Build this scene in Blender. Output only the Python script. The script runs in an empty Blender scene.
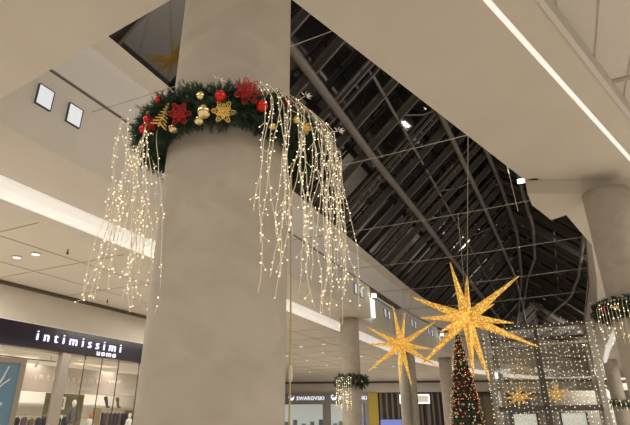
import bpy, math, random
from mathutils import Vector, Matrix
random.seed(7)
S = bpy.context.scene
COL = S.collection

# ------------------------------------------------------------------ camera
F = 497.0
PITCH = math.radians(23.0)
ROLL = math.radians(-0.49)
EYE = Vector((0, 0, 1.6))
cam = bpy.data.cameras.new('camera')
cam.sensor_width = 36.0
cam.lens = 36.0 * F / 630.0
cam.clip_end = 400
co = bpy.data.objects.new('camera', cam)
COL.objects.link(co)
co.matrix_world = Matrix.Translation(EYE) @ Matrix.Rotation(math.pi / 2 + PITCH, 4, 'X') @ Matrix.Rotation(ROLL, 4, 'Z')
S.camera = co
S.view_settings.view_transform = 'Standard'
S.view_settings.look = 'None'
S.view_settings.gamma = 1
S.view_settings.use_curve_mapping = False
S.view_settings.exposure = -0.08
S.cycles.max_bounces = 8
S.cycles.diffuse_bounces = 5
S.cycles.glossy_bounces = 4
S.cycles.transparent_max_bounces = 24
S.cycles.sample_clamp_indirect = 6

# ------------------------------------------------------------------ world
w = bpy.data.worlds.new('world'); S.world = w; w.use_nodes = True
wb = w.node_tree.nodes['Background']
wb.inputs[0].default_value = (1.0, 0.90, 0.78, 1)
wb.inputs[1].default_value = 0.34

# ------------------------------------------------------------------ frame of the mall: u runs along the left facade, n to its left
A25 = math.radians(25)
UX, UY = math.sin(A25), math.cos(A25)
def P(u, n, z):
    return Vector((u * UX - n * UY, u * UY + n * UX, z))
def frame_at(u, n, z=0, rot=0):
    return Matrix.Translation(P(u, n, z)) @ Matrix.Rotation(-A25 + rot, 4, 'Z')   # local +Y = u, local -X = n
def at(az, dist, z):
    a = math.radians(az)
    return Vector((dist * math.sin(a), dist * math.cos(a), z))
def ray(px, py):
    x = (px - 315) / F; y = -(py - 212.5) / F
    c, s = math.cos(ROLL), math.sin(ROLL)
    x, y = c * x - s * y, s * x + c * y
    return Vector((x, math.cos(PITCH) - y * math.sin(PITCH), math.sin(PITCH) + y * math.cos(PITCH)))
def ray_at(px, py, dist):
    r = ray(px, py)
    return EYE + r * (dist / math.hypot(r.x, r.y))

# ------------------------------------------------------------------ lamps
def area(name, loc, sx, sy, power, color, direction=(0, 0, -1), rz=0):
    l = bpy.data.lights.new(name, 'AREA'); l.shape = 'RECTANGLE'; l.size = sx; l.size_y = sy
    l.energy = power; l.color = color
    o = bpy.data.objects.new(name, l); COL.objects.link(o)
    q = Vector(direction).to_track_quat('-Z', 'Y')
    o.location = loc
    o.rotation_mode = 'QUATERNION'
    o.rotation_quaternion = q @ Matrix.Rotation(rz, 3, 'Z').to_quaternion()
    return o
WARM = (1.0, 0.91, 0.81)
# arcade and hall ceiling lights as broad area lamps, some added unseen as fill
for i, (u, n, z, p, sx, sy) in enumerate([
        (2, -7, 7.0, 480, 6, 6), (-6, 4, 7.0, 420, 6, 6), (-4, -8, 7.0, 450, 5, 5), (-3, 9.0, 7.2, 300, 2, 3), (2, 11.0, 7.3, 160, 1.5, 1.5),
        (8, 16.2, 6.7, 1000, 3, 6), (22, 15.6, 6.7, 700, 3, 6), (14, -7, 6.8, 850, 4, 6), (52, -11, 6.7, 900, 5, 12), (66, 0, 6.7, 700, 8, 8), (32, 20, 6.7, 420, 6, 8), (46, 24, 6.7, 600, 10, 10),
        (24, -8, 6.8, 700, 5, 10), (44, 16, 6.7, 600, 5, 10), (62, 18, 6.7, 900, 10, 10)]):
    area('ceiling_and_fill_lamp', P(u, n, z), sx, sy, p, WARM)
# (unseen fill lamps added behind the right-hand slab edge to brighten the left gallery)
for u, n, z, p in [(4.5, -.2, 8.9, 170), (9, -1.0, 8.9, 170), (17, -2.8, 12, 300), (29, -5.4, 12, 380), (44, -6.5, 12.0, 400)]:
    area('fascia_fill', P(u, n, z), 1.2, .6, p, WARM, P(.15, 1, 0) + Vector((0, 0, -.12)))

# ------------------------------------------------------------------ materials
def mat(name, color, rough=0.6, metal=0.0, emit=None, es=0.0, spec=0.5):
    m = bpy.data.materials.new(name); m.use_nodes = True
    b = m.node_tree.nodes['Principled BSDF']
    b.inputs['Base Color'].default_value = (*color, 1)
    b.inputs['Roughness'].default_value = rough
    b.inputs['Metallic'].default_value = metal
    b.inputs['Specular IOR Level'].default_value = spec
    if emit:
        b.inputs['Emission Color'].default_value = (*emit, 1)
        b.inputs['Emission Strength'].default_value = es
    return m
def add_noise(m, c1, c2, scale=3.0, detail=6, bump=0.0, stretch=(1, 1, 1), rough=None):
    nt = m.node_tree; b = nt.nodes['Principled BSDF']
    tc = nt.nodes.new('ShaderNodeTexCoord'); mp = nt.nodes.new('ShaderNodeMapping'); mp.inputs['Scale'].default_value = stretch
    nz = nt.nodes.new('ShaderNodeTexNoise'); nz.inputs['Scale'].default_value = scale; nz.inputs['Detail'].default_value = detail
    nz.inputs['Distortion'].default_value = 0.6
    cr = nt.nodes.new('ShaderNodeValToRGB')
    cr.color_ramp.elements[0].position = 0.36; cr.color_ramp.elements[0].color = (*c1, 1)
    cr.color_ramp.elements[1].position = 0.66; cr.color_ramp.elements[1].color = (*c2, 1)
    nt.links.new(tc.outputs['Object'], mp.inputs[0]); nt.links.new(mp.outputs[0], nz.inputs['Vector'])
    nt.links.new(nz.outputs['Fac'], cr.inputs[0]); nt.links.new(cr.outputs[0], b.inputs['Base Color'])
    if bump:
        bp = nt.nodes.new('ShaderNodeBump'); bp.inputs['Strength'].default_value = bump; bp.inputs['Distance'].default_value = 0.01
        nt.links.new(nz.outputs['Fac'], bp.inputs['Height']); nt.links.new(bp.outputs[0], b.inputs['Normal'])
    return m
M = {}
M['plaster'] = add_noise(mat('plaster', (.60, .52, .43), .85), (.585, .545, .475), (.62, .58, .51), 0.5)
M['plaster_up'] = add_noise(mat('plaster_upper', (.60, .53, .46), .8), (.62, .585, .545), (.65, .615, .575), 0.5)
M['ceiling'] = mat('ceiling_paint', (.60, .555, .48), .8)
M['concrete'] = add_noise(mat('column_plaster', (.45, .41, .36), .75), (.37, .332, .278), (.43, .388, .325), 2.2, 10, 0.35, (1, 1, 1.5))
M['groove'] = mat('groove', (.10, .08, .06), .8)
M['groove_soft'] = mat('groove_soft', (.44, .39, .33), .8)
M['cove'] = mat('cove_lit_face', (.8, .78, .74), .6, emit=(1, .95, .88), es=.50)  # emission stands in for a hidden LED strip lighting the cove face
M['slot'] = mat('slot_light', (.8, .78, .74), .6, emit=(1, .96, .90), es=.60)
M['frame_dark'] = mat('dark_frame', (.07, .06, .05), .5)
M['niche'] = mat('niche_light', (.7, .75, .8), .5, emit=(.86, .92, 1.0), es=.44)
M['lamp'] = mat('lamp_lens', (1, 1, 1), .4, emit=(1, .97, .88), es=6)
M['lamp_and_patch'] = mat('lamp_lens_and_lit_patch', (1, 1, 1), .4, emit=(1, .95, .86), es=1.6)
M['steel'] = mat('painted_steel', (.090, .078, .067), .5)
M['tube'] = mat('painted_tube', (.15, .13, .112), .45)
M['cable'] = mat('steel_cable', (.34, .31, .25), .6, .1)
M['white_metal'] = mat('white_metal', (.75, .73, .70), .5)
M['floor'] = mat('polished_floor', (.64, .60, .54), .35)
M['glass_roof'] = mat('night_glass', (.012, .010, .010), .035, spec=.5)
M['glass_roof'].node_tree.nodes['Principled BSDF'].inputs['IOR'].default_value = 2.1
def glass(name, tint, gloss, rough=0.02):
    m = bpy.data.materials.new(name); m.use_nodes = True; nt = m.node_tree; nt.nodes.clear()
    o = nt.nodes.new('ShaderNodeOutputMaterial'); mx = nt.nodes.new('ShaderNodeMixShader')
    t = nt.nodes.new('ShaderNodeBsdfTransparent'); t.inputs[0].default_value = (*tint, 1)
    g = nt.nodes.new('ShaderNodeBsdfGlossy'); g.inputs['Roughness'].default_value = rough
    f = nt.nodes.new('ShaderNodeLayerWeight'); pw = nt.nodes.new('ShaderNodeMath'); pw.operation = 'POWER'; pw.inputs[1].default_value = 5
    nt.links.new(f.outputs['Facing'], pw.inputs[0])
    a = nt.nodes.new('ShaderNodeMath'); a.operation = 'ADD'; a.inputs[1].default_value = gloss + .03
    nt.links.new(pw.outputs[0], a.inputs[0]); nt.links.new(a.outputs[0], mx.inputs[0])
    nt.links.new(t.outputs[0], mx.inputs[1]); nt.links.new(g.outputs[0], mx.inputs[2]); nt.links.new(mx.outputs[0], o.inputs[0])
    return m
M['glass'] = glass('clear_glass', (.93, .94, .93), .0)
M['glass_box'] = glass('pavilion_glass', (.97, .97, .96), .02)
M['sign_black'] = mat('sign_black', (.012, .008, .018), .25)
M['letters'] = mat('lit_letters', (.9, .9, 1), .5, emit=(.80, .84, 1.0), es=1.05)
M['letters_halo'] = mat('letter_halo_glow', (.5, .5, 1), .5, emit=(.30, .30, .95), es=.7)
M['letters_dim'] = mat('white_letters', (.80, .78, .74), .5)
M['shop_wall'] = mat('shop_wall', (.86, .82, .76), .7)
M['shop_bulk'] = mat('shop_bulkhead', (.55, .48, .43), .7)
M['foliage'] = add_noise(mat('fir_needles', (.03, .07, .035), .6), (.006, .022, .010), (.035, .075, .032), 9)
M['foliage_tree'] = add_noise(mat('fir_tree_needles', (.02, .04, .02), .6), (.010, .022, .012), (.03, .055, .028), 3)
M['gold'] = mat('gold_glass', (.75, .55, .22), .16, 1.0)
M['goldlight'] = mat('pale_gold_glass', (.86, .72, .38), .14, 1.0)
M['goldglit'] = mat('gold_glitter', (.80, .58, .18), .45, .7)
M['red'] = mat('red_bauble', (.55, .015, .01), .15, .35)
M['redglit'] = mat('red_glitter', (.42, .015, .015), .5, .2)
M['silver'] = mat('silver_leaf', (.75, .75, .72), .3, .6)
M['wire'] = mat('silver_wire_glow', (.55, .50, .40), .5, 0, (1, .80, .54), .16)  # light of the bulbs on the wire put in as faint emission
M['led'] = mat('warm_led', (1, .9, .7), .4, emit=(1, .83, .50), es=2.0)
M['led_white'] = mat('soft_white_led', (1, .95, .8), .4, emit=(1, .88, .62), es=1.3)
M['led_tree'] = mat('tree_led', (1, .9, .7), .4, emit=(1, .75, .36), es=.9)
M['blue'] = mat('poster_blue', (.16, .30, .42), .5)
M['poster_frame'] = mat('poster_frame', (.42, .36, .28), .4, .4)
M['white'] = mat('white', (.8, .8, .78), .5)
M['grey'] = mat('grey_panel', (.26, .24, .23), .5)
M['darkbrown'] = mat('dark_brown', (.09, .07, .055), .6)
M['slat_brown'] = mat('slat_brown', (.16, .125, .10), .6)
M['yellow'] = mat('mustard', (.42, .32, .03), .5)
M['screen'] = mat('screen_blue', (.1, .1, .3), .4, emit=(.3, .38, .9), es=.5)
M['shop_glow'] = mat('shop_interior_glow', (.8, .8, .75), .6, emit=(.86, .90, .82), es=.38)  # emission stands in for the lamps that would light these surfaces
M['cord'] = mat('beige_cord', (.50, .40, .22), .5)
M['plug'] = mat('cord_plug', (.62, .57, .48), .5)
M['chrome'] = mat('brushed_post', (.40, .365, .32), .35, .6)
M['black'] = mat('black_fabric', (.02, .02, .025), .7)
M['navy'] = mat('navy_fabric', (.035, .03, .06), .8)
M['olive'] = mat('olive_fabric', (.16, .14, .08), .8)
M['plum'] = mat('plum_fabric', (.12, .08, .09), .8)
M['orange'] = mat('orange_fabric', (.62, .18, .03), .7)
M['teal'] = mat('pale_blue_fabric', (.35, .48, .5), .8)
M['manne'] = mat('mannequin_white', (.8, .78, .74), .4)
M['wood'] = mat('shelf_wood', (.35, .27, .17), .6)
M['pattern'] = add_noise(mat('patterned_shirt', (.1, .09, .1), .8), (.02, .02, .035), (.28, .25, .24), 30, 2)
# gold star: glitter cone with a dense net of tiny LEDs
m = mat('star_glitter', (.75, .45, .08), .5, .2); nt = m.node_tree; b = nt.nodes['Principled BSDF']
tc = nt.nodes.new('ShaderNodeTexCoord'); vo = nt.nodes.new('ShaderNodeTexVoronoi'); vo.inputs['Scale'].default_value = 15
cr = nt.nodes.new('ShaderNodeValToRGB')
e = cr.color_ramp.elements
e[0].position = .10; e[0].color = (1, .80, .30, 1); e[1].position = .56; e[1].color = (.14, .055, .004, 1)
k = e.new(.34); k.color = (.62, .37, .07, 1)
nt.links.new(tc.outputs['Object'], vo.inputs['Vector']); nt.links.new(vo.outputs['Distance'], cr.inputs[0])
nt.links.new(cr.outputs[0], b.inputs['Emission Color']); b.inputs['Emission Strength'].default_value = 1.15
M['star'] = m

# ------------------------------------------------------------------ mesh builder
class MB:
    def __init__(s): s.v = []; s.f = []; s.mi = []
    def add(s, vs, fs, mi=0):
        o = len(s.v); s.v += [tuple(v) for v in vs]; s.f += [tuple(i + o for i in f) for f in fs]; s.mi += [mi] * len(fs)
    def box(s, x0, x1, y0, y1, z0, z1, mx=None, mi=0):
        vs = [Vector((x, y, z)) for x in (x0, x1) for y in (y0, y1) for z in (z0, z1)]
        if mx: vs = [mx @ v for v in vs]
        s.add(vs, [(0, 1, 3, 2), (4, 6, 7, 5), (0, 4, 5, 1), (2, 3, 7, 6), (0, 2, 6, 4), (1, 5, 7, 3)], mi)
    def prism(s, pts, z0, z1, mi=0):     # pts = list of Vectors in plan
        k = len(pts)
        vs = [(p[0], p[1], z0) for p in pts] + [(p[0], p[1], z1) for p in pts]
        s.add(vs, [tuple(range(k))[::-1], tuple(range(k, 2 * k))] + [(i, (i + 1) % k, k + (i + 1) % k, k + i) for i in range(k)], mi)
    def wall(s, pts, z0, z1, th, mi=0):  # pts in (u,n): thickness to +n side
        for (a, b) in zip(pts, pts[1:]):
            s.prism([P(a[0], a[1], 0), P(b[0], b[1], 0), P(b[0], b[1] + th, 0), P(a[0], a[1] + th, 0)], z0, z1, mi)
    def tube(s, path, r, k=6, r1=None, mi=0, cap=True):
        path = [Vector(p) for p in path]; n = len(path); rings = []
        up = Vector((0, 0, 1))
        for i, p in enumerate(path):
            d = (path[min(i + 1, n - 1)] - path[max(i - 1, 0)])
            if d.length < 1e-9: d = Vector((0, 0, 1))
            d.normalize()
            a = d.cross(up if abs(d.z) < .95 else Vector((1, 0, 0))).normalized(); b = d.cross(a)
            rr = r if r1 is None else r + (r1 - r) * i / (n - 1)
            rings.append([p + a * math.cos(t * 2 * math.pi / k) * rr + b * math.sin(t * 2 * math.pi / k) * rr for t in range(k)])
        vs = [v for q in rings for v in q]; fs = []
        for i in range(n - 1):
            for t in range(k):
                fs.append((i * k + t, i * k + (t + 1) % k, (i + 1) * k + (t + 1) % k, (i + 1) * k + t))
        if cap: fs += [tuple(range(k))[::-1], tuple(range((n - 1) * k, n * k))]
        s.add(vs, fs, mi)
    def beam(s, a, b, wdt, hgt, upv, mi=0):
        a = Vector(a); b = Vector(b); d = (b - a).normalized(); side = d.cross(Vector(upv)).normalized(); up = side.cross(d).normalized()
        vs = [p + side * sx * wdt / 2 + up * sz * hgt / 2 for p in (a, b) for sx in (-1, 1) for sz in (-1, 1)]
        s.add(vs, [(0, 1, 3, 2), (4, 6, 7, 5), (0, 4, 5, 1), (2, 3, 7, 6), (0, 2, 6, 4), (1, 5, 7, 3)], mi)
    def sphere(s, c, r, k=10, h=7, sq=(1, 1, 1), mx=None, mi=0):
        vs = []; c = Vector(c)
        for i in range(h + 1):
            t = math.pi * i / h
            for j in range(k):
                a = 2 * math.pi * j / k
                v = Vector((r * sq[0] * math.sin(t) * math.cos(a), r * sq[1] * math.sin(t) * math.sin(a), r * sq[2] * math.cos(t)))
                vs.append((mx @ v if mx else v) + c)
        s.add(vs, [(i * k + j, i * k + (j + 1) % k, (i + 1) * k + (j + 1) % k, (i + 1) * k + j)[::-1] for i in range(h) for j in range(k)], mi)
    def octa(s, c, r, mi=0):
        c = Vector(c); vs = [c + Vector(d) * r for d in ((1, 0, 0), (0, 1, 0), (-1, 0, 0), (0, -1, 0), (0, 0, 1.2), (0, 0, -1.2))]
        s.add(vs, [(0, 1, 4), (1, 2, 4), (2, 3, 4), (3, 0, 4), (1, 0, 5), (2, 1, 5), (3, 2, 5), (0, 3, 5)], mi)
    def lathe(s, prof, k=24, c=(0, 0, 0), mi=0):
        vs = [(c[0] + r * math.cos(2 * math.pi * j / k), c[1] + r * math.sin(2 * math.pi * j / k), c[2] + z) for r, z in prof for j in range(k)]
        n = len(prof)
        s.add(vs, [(i * k + j, i * k + (j + 1) % k, (i + 1) * k + (j + 1) % k, (i + 1) * k + j) for i in range(n - 1) for j in range(k)] + [tuple(range(k))[::-1], tuple(range((n - 1) * k, n * k))], mi)
    def build(s, name, mats, parent=None, smooth=False):
        me = bpy.data.meshes.new(name); me.from_pydata(s.v, [], s.f)
        if not isinstance(mats, (list, tuple)): mats = [mats]
        for q in mats: me.materials.append(M[q] if isinstance(q, str) else q)
        for p, i in zip(me.polygons, s.mi): p.material_index = i; p.use_smooth = smooth
        me.update()
        o = bpy.data.objects.new(name, me); COL.objects.link(o)
        if parent: put(o, parent)
        return o
def put(o, parent):
    o.parent = parent
    o.matrix_parent_inverse = parent.matrix_basis.inverted()
def tag(o, label, cat, group=None, kind=None):
    if label: o['label'] = label
    if cat: o['category'] = cat
    if group: o['group'] = group
    if kind: o['kind'] = kind
    return o
def empty(name, loc, label, cat, group=None, kind=None):
    o = bpy.data.objects.new(name, None); COL.objects.link(o); o.location = loc; o.empty_display_size = .2
    return tag(o, label, cat, group, kind)
def structure(mb, name, m, label=None, smooth=False):
    o = mb.build(name, m, None, smooth); o['kind'] = 'structure'
    if label: o['label'] = label
    return o
def part(mb, name, m, parent, label=None, smooth=False):
    o = mb.build(name, m, parent, smooth)
    if label: o['label'] = label
    return o
def centre(o, loc):
    """move a world-built mesh so that its origin is loc"""
    me = o.data; L = Vector(loc); me.transform(Matrix.Translation(-L)); o.location = L
def copy_tree(o, **kw):
    c = o.copy(); COL.objects.link(c)
    for ch in o.children:
        d = ch.copy(); COL.objects.link(d); d.parent = c; d.matrix_parent_inverse = ch.matrix_parent_inverse.copy()
        for g in ch.children:
            h = g.copy(); COL.objects.link(h); h.parent = d
    return c
def text_mesh(name, body, size, ext, m, mx, parent, spacing=1.0, shear=0.0, bevel=0.0, label=None):
    cu = bpy.data.curves.new(name, 'FONT'); cu.body = body; cu.size = size; cu.extrude = ext; cu.space_character = spacing
    cu.shear = shear; cu.offset = bevel; cu.resolution_u = 3
    t = bpy.data.objects.new('tmp', cu); COL.objects.link(t)
    bpy.context.view_layer.update()
    me = bpy.data.meshes.new_from_object(t.evaluated_get(bpy.context.evaluated_depsgraph_get()))
    COL.objects.unlink(t); bpy.data.objects.remove(t); bpy.data.curves.remove(cu)
    me.materials.clear(); me.materials.append(M[m]); me.transform(mx)
    o = bpy.data.objects.new(name, me); COL.objects.link(o)
    if parent: put(o, parent)
    if label: o['label'] = label
    return o

# ================================================================== THE BUILDING
H = 7.5
mb = MB(); mb.prism([Vector(p) for p in [(-60, -25), (60, -25), (60, 120), (-60, 120)]], -.3, 0); structure(mb, 'floor', 'floor', 'pale polished mall floor')

# slot light line on the right-hand soffit
def slot_n(u): return .08 - .372 * (u - 6.25)
# soffit of the first-floor slab (z = 7.5)
EU = P
def uv(l): return [P(a, b, 0) for a, b in l]
mb = MB()
mb.prism(uv([(-9, 12), (4.72, 12), (4.72, 9.0), (-9, 9.0)]), H, H + .5)
mb.prism(uv([(-9, 9.0), (4.72, 9.0), (4.06, 3.0), (-9, slot_n(-9))]), H, H + .5)
mb.prism(uv([(-9, slot_n(-9)), (4.06, 3.0), (13.07, -.06), (14.9, slot_n(14.9))]), H, H + .5)
structure(mb, 'ceiling', 'plaster', 'smooth beige slab soffit overhead')
# soffit beyond, between the left fascia and the arcade cove
LF = [(4.72, 9.8), (29.0, 9.8)]
LF2 = [(29.0, 10.35), (36, 10.4)]
LF3 = [(36, 9.75), (40.4, 9.68), (45.3, 9.19)]
LF4 = [(45.3, 9.5), (50, 8.5), (60, 5.6), (72, 1.0), (84, -5.5)]
ALL = [(4.72, 9.8), (36, 9.8), (40.4, 9.68), (45.3, 9.19), (50, 8.5), (60, 5.6), (72, 1.0), (84, -5.5)]
def shifted(l, d): return [(a, b + d) for a, b in l]
COVE = [(-9, 12), (4.7, 12), (20, 12), (33, 12.05), (50, 12.2), (60, 10.6), (72, 7), (84, .5)]
mb = MB()
def interp(L, u):
    for a, b in zip(L, L[1:]):
        if a[0] <= u <= b[0] and b[0] > a[0]: return a[1] + (b[1] - a[1]) * (u - a[0]) / (b[0] - a[0])
for L in (LF, LF2, LF3, LF4):
    us_ = sorted(set([q[0] for q in L] + [q[0] for q in COVE if L[0][0] < q[0] < L[-1][0]]))
    for a, b in zip(us_, us_[1:]):
        mb.prism(uv([(a, interp(L, a) + .03), (b, interp(L, b) + .03), (b, interp(COVE, b) + .03), (a, interp(COVE, a) + .03)]), H - .006, H + .45)
structure(mb, 'ceiling', 'plaster', 'beige soffit strip along the left gallery')
# cove of the left arcade: rounded band, hidden LED light put in as emission
mb = MB()
prof = [(0.0, 7.56), (.04, 7.40), (.14, 7.24), (.30, 7.13), (.47, 7.09)]
for (a, b) in zip(COVE, COVE[1:]):
    for (q0, q1) in zip(prof, prof[1:]):
        mb.add([P(a[0], a[1] + q0[0], q0[1]), P(b[0], b[1] + q0[0], q0[1]), P(b[0], b[1] + q1[0], q1[1]), P(a[0], a[1] + q1[0], q1[1])], [(0, 1, 2, 3)])
o = structure(mb, 'trim_1', 'cove', 'glowing white cove band of the left arcade', True)
mb = MB(); mb.wall(shifted(COVE, .47), 7.0, 7.14, .06); structure(mb, 'trim_2', 'plaster', 'lip under the cove')
# arcade ceiling
mb = MB()
mb.prism(uv([(-9, 12.5), (30, 12.5), (30, 19.75), (-9, 19.75)]), 7.02, 7.3)
mb.prism(uv([(30, 12.5), (33, 12.55), (50, 12.7), (60, 11.1), (72, 7.5), (84, 1.0), (88, 4), (76.5, 13), (62, 42), (30, 42)]), 7.02, 7.3)
structure(mb, 'ceiling', 'ceiling', 'lower arcade ceiling with fine panel joints')
mb = MB()
for k in range(-3, 28):
    u = 5.4 + 3.3 * k
    if u < 60: mb.box(-(19.6 if u < 30 else 40), -12.9, u - .012, u + .012, 7.0, 7.03, Matrix.Rotation(-A25, 4, 'Z'))
for n in (14.9, 17.4): mb.box(-n - .012, -n + .012, -9, 60, 7.0, 7.03, Matrix.Rotation(-A25, 4, 'Z'))
for n in (20, 24, 28, 32): mb.box(-n - .03, -n + .03, 30, 62, 7.0, 7.03, Matrix.Rotation(-A25, 4, 'Z'))
structure(mb, 'trim_3', 'groove_soft', 'joints between the arcade ceiling panels')
# bulkhead over the shops, left
mb = MB(); mb.wall([(-9, 19.75), (30, 19.75)], 4.56, 7.02, .3)
mb.wall([(30, 19.75), (30.3, 19.75)], 0, 7.02, 20)
structure(mb, 'wall_left', 'plaster', 'plain beige bulkhead above the shop sign')
mb = MB(); mb.wall([(-9, 19.6), (30, 19.6)], 6.88, 7.015, .16); structure(mb, 'trim_4', 'groove', 'dark shadow gap at the top of the bulkhead')

# gallery fascia on the left, three bands
mb = MB()
for L in (LF, LF2, LF3, LF4): mb.wall(L, H, 9.42, .25)
mb.box(-10.4, -9.8, 28.9, 29.0, H, 9.42, Matrix.Rotation(-A25, 4, 'Z'))
mb.wall([(35.95, 9.75), (36.05, 9.75)], H, 9.42, .7)
mb.wall([(45.25, 9.19), (45.35, 9.19)], H, 9.42, .5)
structure(mb, 'wall_left', 'plaster', 'beige lower fascia of the left gallery')
UF = shifted(ALL, .0)
mb = MB(); mb.wall(shifted(UF, .06), 9.38, 9.58, .3); structure(mb, 'trim_5', 'groove', 'dark recessed groove along the left gallery fascia')
mb = MB(); mb.wall(UF, 9.52, 10.9, .5); structure(mb, 'wall_left', 'plaster_up', 'upper fascia band of the left gallery')
# sloping cap of the fascia
mb = MB()
for (a, b) in zip(UF, UF[1:]):
    mb.add([P(a[0], a[1], 10.9), P(b[0], b[1], 10.9), P(b[0], b[1] - .5, 11.12), P(a[0], a[1] - .5, 11.12), P(a[0], a[1] + .5, 10.9), P(b[0], b[1] + .5, 10.9), P(b[0], b[1] + .5, 11.62), P(a[0], a[1] + .5, 11.62)],
           [(0, 1, 2, 3), (3, 2, 6, 7), (5, 4, 7, 6)])
structure(mb, 'trim_6', 'plaster', 'leaning cap of the left gallery fascia')
# short return of the opening over the camera
mb = MB(); mb.prism(uv([(3.5, 3.1), (4.04, 3.1), (4.7, 9.9), (4.2, 9.9)]), H + .5, 10.4)
mb.prism(uv([(4.04, 3.0), (13.0, -.06), (12.9, -.4), (3.6, 2.8)]), H + .5, H + .6)
structure(mb, 'wall_front', 'plaster', 'edge of the slab above the hall')

# right-hand side: slot light, edge lip, panelled ceiling
mb = MB()
us = [-9, 6.25, 14.6]
o_slot = MB(); o_slot.prism(uv([(-9, slot_n(-9)), (14.9, slot_n(14.9)), (14.9, slot_n(14.9) - .10), (-9, slot_n(-9) - .10)]), H + .01, H + .1)
structure(o_slot, 'trim_7', 'slot', 'thin white light line in the right soffit')
mb = MB()
mb.prism(uv([(-9, slot_n(-9) - .10), (16, slot_n(16) - .10), (16, slot_n(16) - .66), (-9, slot_n(-9) - .66)]), H, H + .4)
structure(mb, 'ceiling', 'plaster', 'beige band right of the white light line')
mb = MB()
e0 = lambda u: slot_n(u) - .62
mb.prism(uv([(-9, e0(-9)), (16, e0(16)), (16, e0(16) - .09), (-9, e0(-9) - .09)]), H - .05, H + .42)
structure(mb, 'trim_8', 'plaster_up', 'raised lip along the panelled ceiling')
mb = MB(); mb.prism(uv([(-9, e0(-9)), (16, e0(16)), (16, -16), (-9, -16)]), 7.8, 8.1); structure(mb, 'ceiling', 'plaster_up', 'high panelled ceiling at the right')
mb = MB()
R25 = Matrix.Rotation(-A25, 4, 'Z')
for n in (.3, -.35, -.98, -1.6, -2.2, -2.85, -3.5): mb.box(-n - .012, -n + .012, -5, 16, 7.785, 7.81, R25)
mb.box(1.2, 14, 9.75, 9.87, 7.77, 7.81, R25)
mb.box(-1, 14, 4.0, 4.1, 7.77, 7.81, R25)
structure(mb, 'trim_9', 'groove_soft', 'joints of the panelled ceiling')
mb = MB()
for (u, n) in [(9.3, -1.60), (7.75, -.98), (6.2, -.38)]:
    mb.lathe([(.02, 0), (.02, -.07), (.035, -.075), (.035, -.1)], 8, P(u, n, 7.8))
tag(mb.build('ceiling_bolt', 'steel'), 'tiny dark bolts where the right ceiling joints end', 'bolt', kind='stuff')

# lower soffit round the right column
RS = [(13.07, -.06), (13.91, -.12), (15.36, -.56), (15.13, -.97), (18.46, -1.75), (24, -2.15), (34, -2.6), (48, -2.7), (62, -3.1), (84, -4.6)]
mb = MB()
mb.prism(uv(RS[:5] + [(18.46, -9), (15.5, -9), (14.3, -2.9), (13.95, -1.87)]), 7.1, H + .05)
for a, b in zip(RS[4:], RS[5:]): mb.prism(uv([a, b, (b[0], -27), (a[0], -27)]), 7.1, H)
structure(mb, 'ceiling', 'plaster', 'lower soffit around the right column')
mb = MB()
for a, b in zip(RS, RS[1:]):
    mb.prism(uv([a, b, (b[0], b[1] - .3), (a[0], a[1] - .3)]), H, 9.7)
structure(mb, 'wall_right', 'plaster', 'fascia of the right gallery')
mb = MB()
for a, b in zip(RS[4:], RS[5:]):
    mb.prism(uv([(a[0], a[1] + .02), (b[0], b[1] + .02), (b[0], b[1] - .1), (a[0], a[1] - .1)]), 9.3, 9.5)
structure(mb, 'trim_10', 'groove', 'dark groove on the right gallery fascia')
# right arcade beyond the column: cove strip and back wall with lit shops
mb = MB(); mb.wall([(19, -3.2), (34, -3.9), (48, -4.0), (62, -4.5), (82, -6)], 6.80, 7.1, .25); structure(mb, 'trim_11', 'cove', 'glowing cove of the right arcade')
mb = MB(); mb.wall([(15.6, -13), (30, -13.6), (48, -14.5), (66, -17), (84, -20)], 0, 7.1, .3); structure(mb, 'wall_right', 'plaster', 'shop wall of the right arcade')

# far facade across the end of the left arcade, seen square on
FY = 74.0
mb = MB(); mb.box(-14, 46, FY, FY + .4, 5.55, 7.2); mb.box(-14, 46, FY + 6, FY + 6.4, 0, 7.2); structure(mb, 'wall_back', 'plaster', 'beige bulkhead over the far shops')
mb = MB(); mb.box(-14, 46, FY - .15, FY, 6.78, 7.01); structure(mb, 'trim_12', 'groove', 'dark gap at the top of the far bulkhead')

# end of the atrium: cross gallery seen through the glass pavilion
mb = MB(); mb.prism(uv([(95, 12), (95, -16), (95.5, -16), (95.5, 12)]), 7.5, 12.2); structure(mb, 'wall_back', 'plaster_up', 'gallery fascia closing the far end of the atrium')
mb = MB(); mb.prism(uv([(95.6, 12), (95.6, -16), (95.8, -16), (95.8, 12)]), 6.75, 7.5); structure(mb, 'trim_13', 'cove', 'glowing cove at the far end')
mb = MB(); mb.prism(uv([(95.9, 14), (95.9, -16), (102, -16), (102, 14)]), 6.7, 6.9); mb.prism(uv([(101, 14), (101, -16), (102, -16), (102, 14)]), 0, 6.9); structure(mb, 'ceiling', 'ceiling', 'arcade at the far end of the atrium')
area('fascia_fill', P(82, -6.5, 11.5), 4, 1, 5000, WARM, P(1, .3, 0))  # unseen fill lamp added to brighten the end gallery
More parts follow.
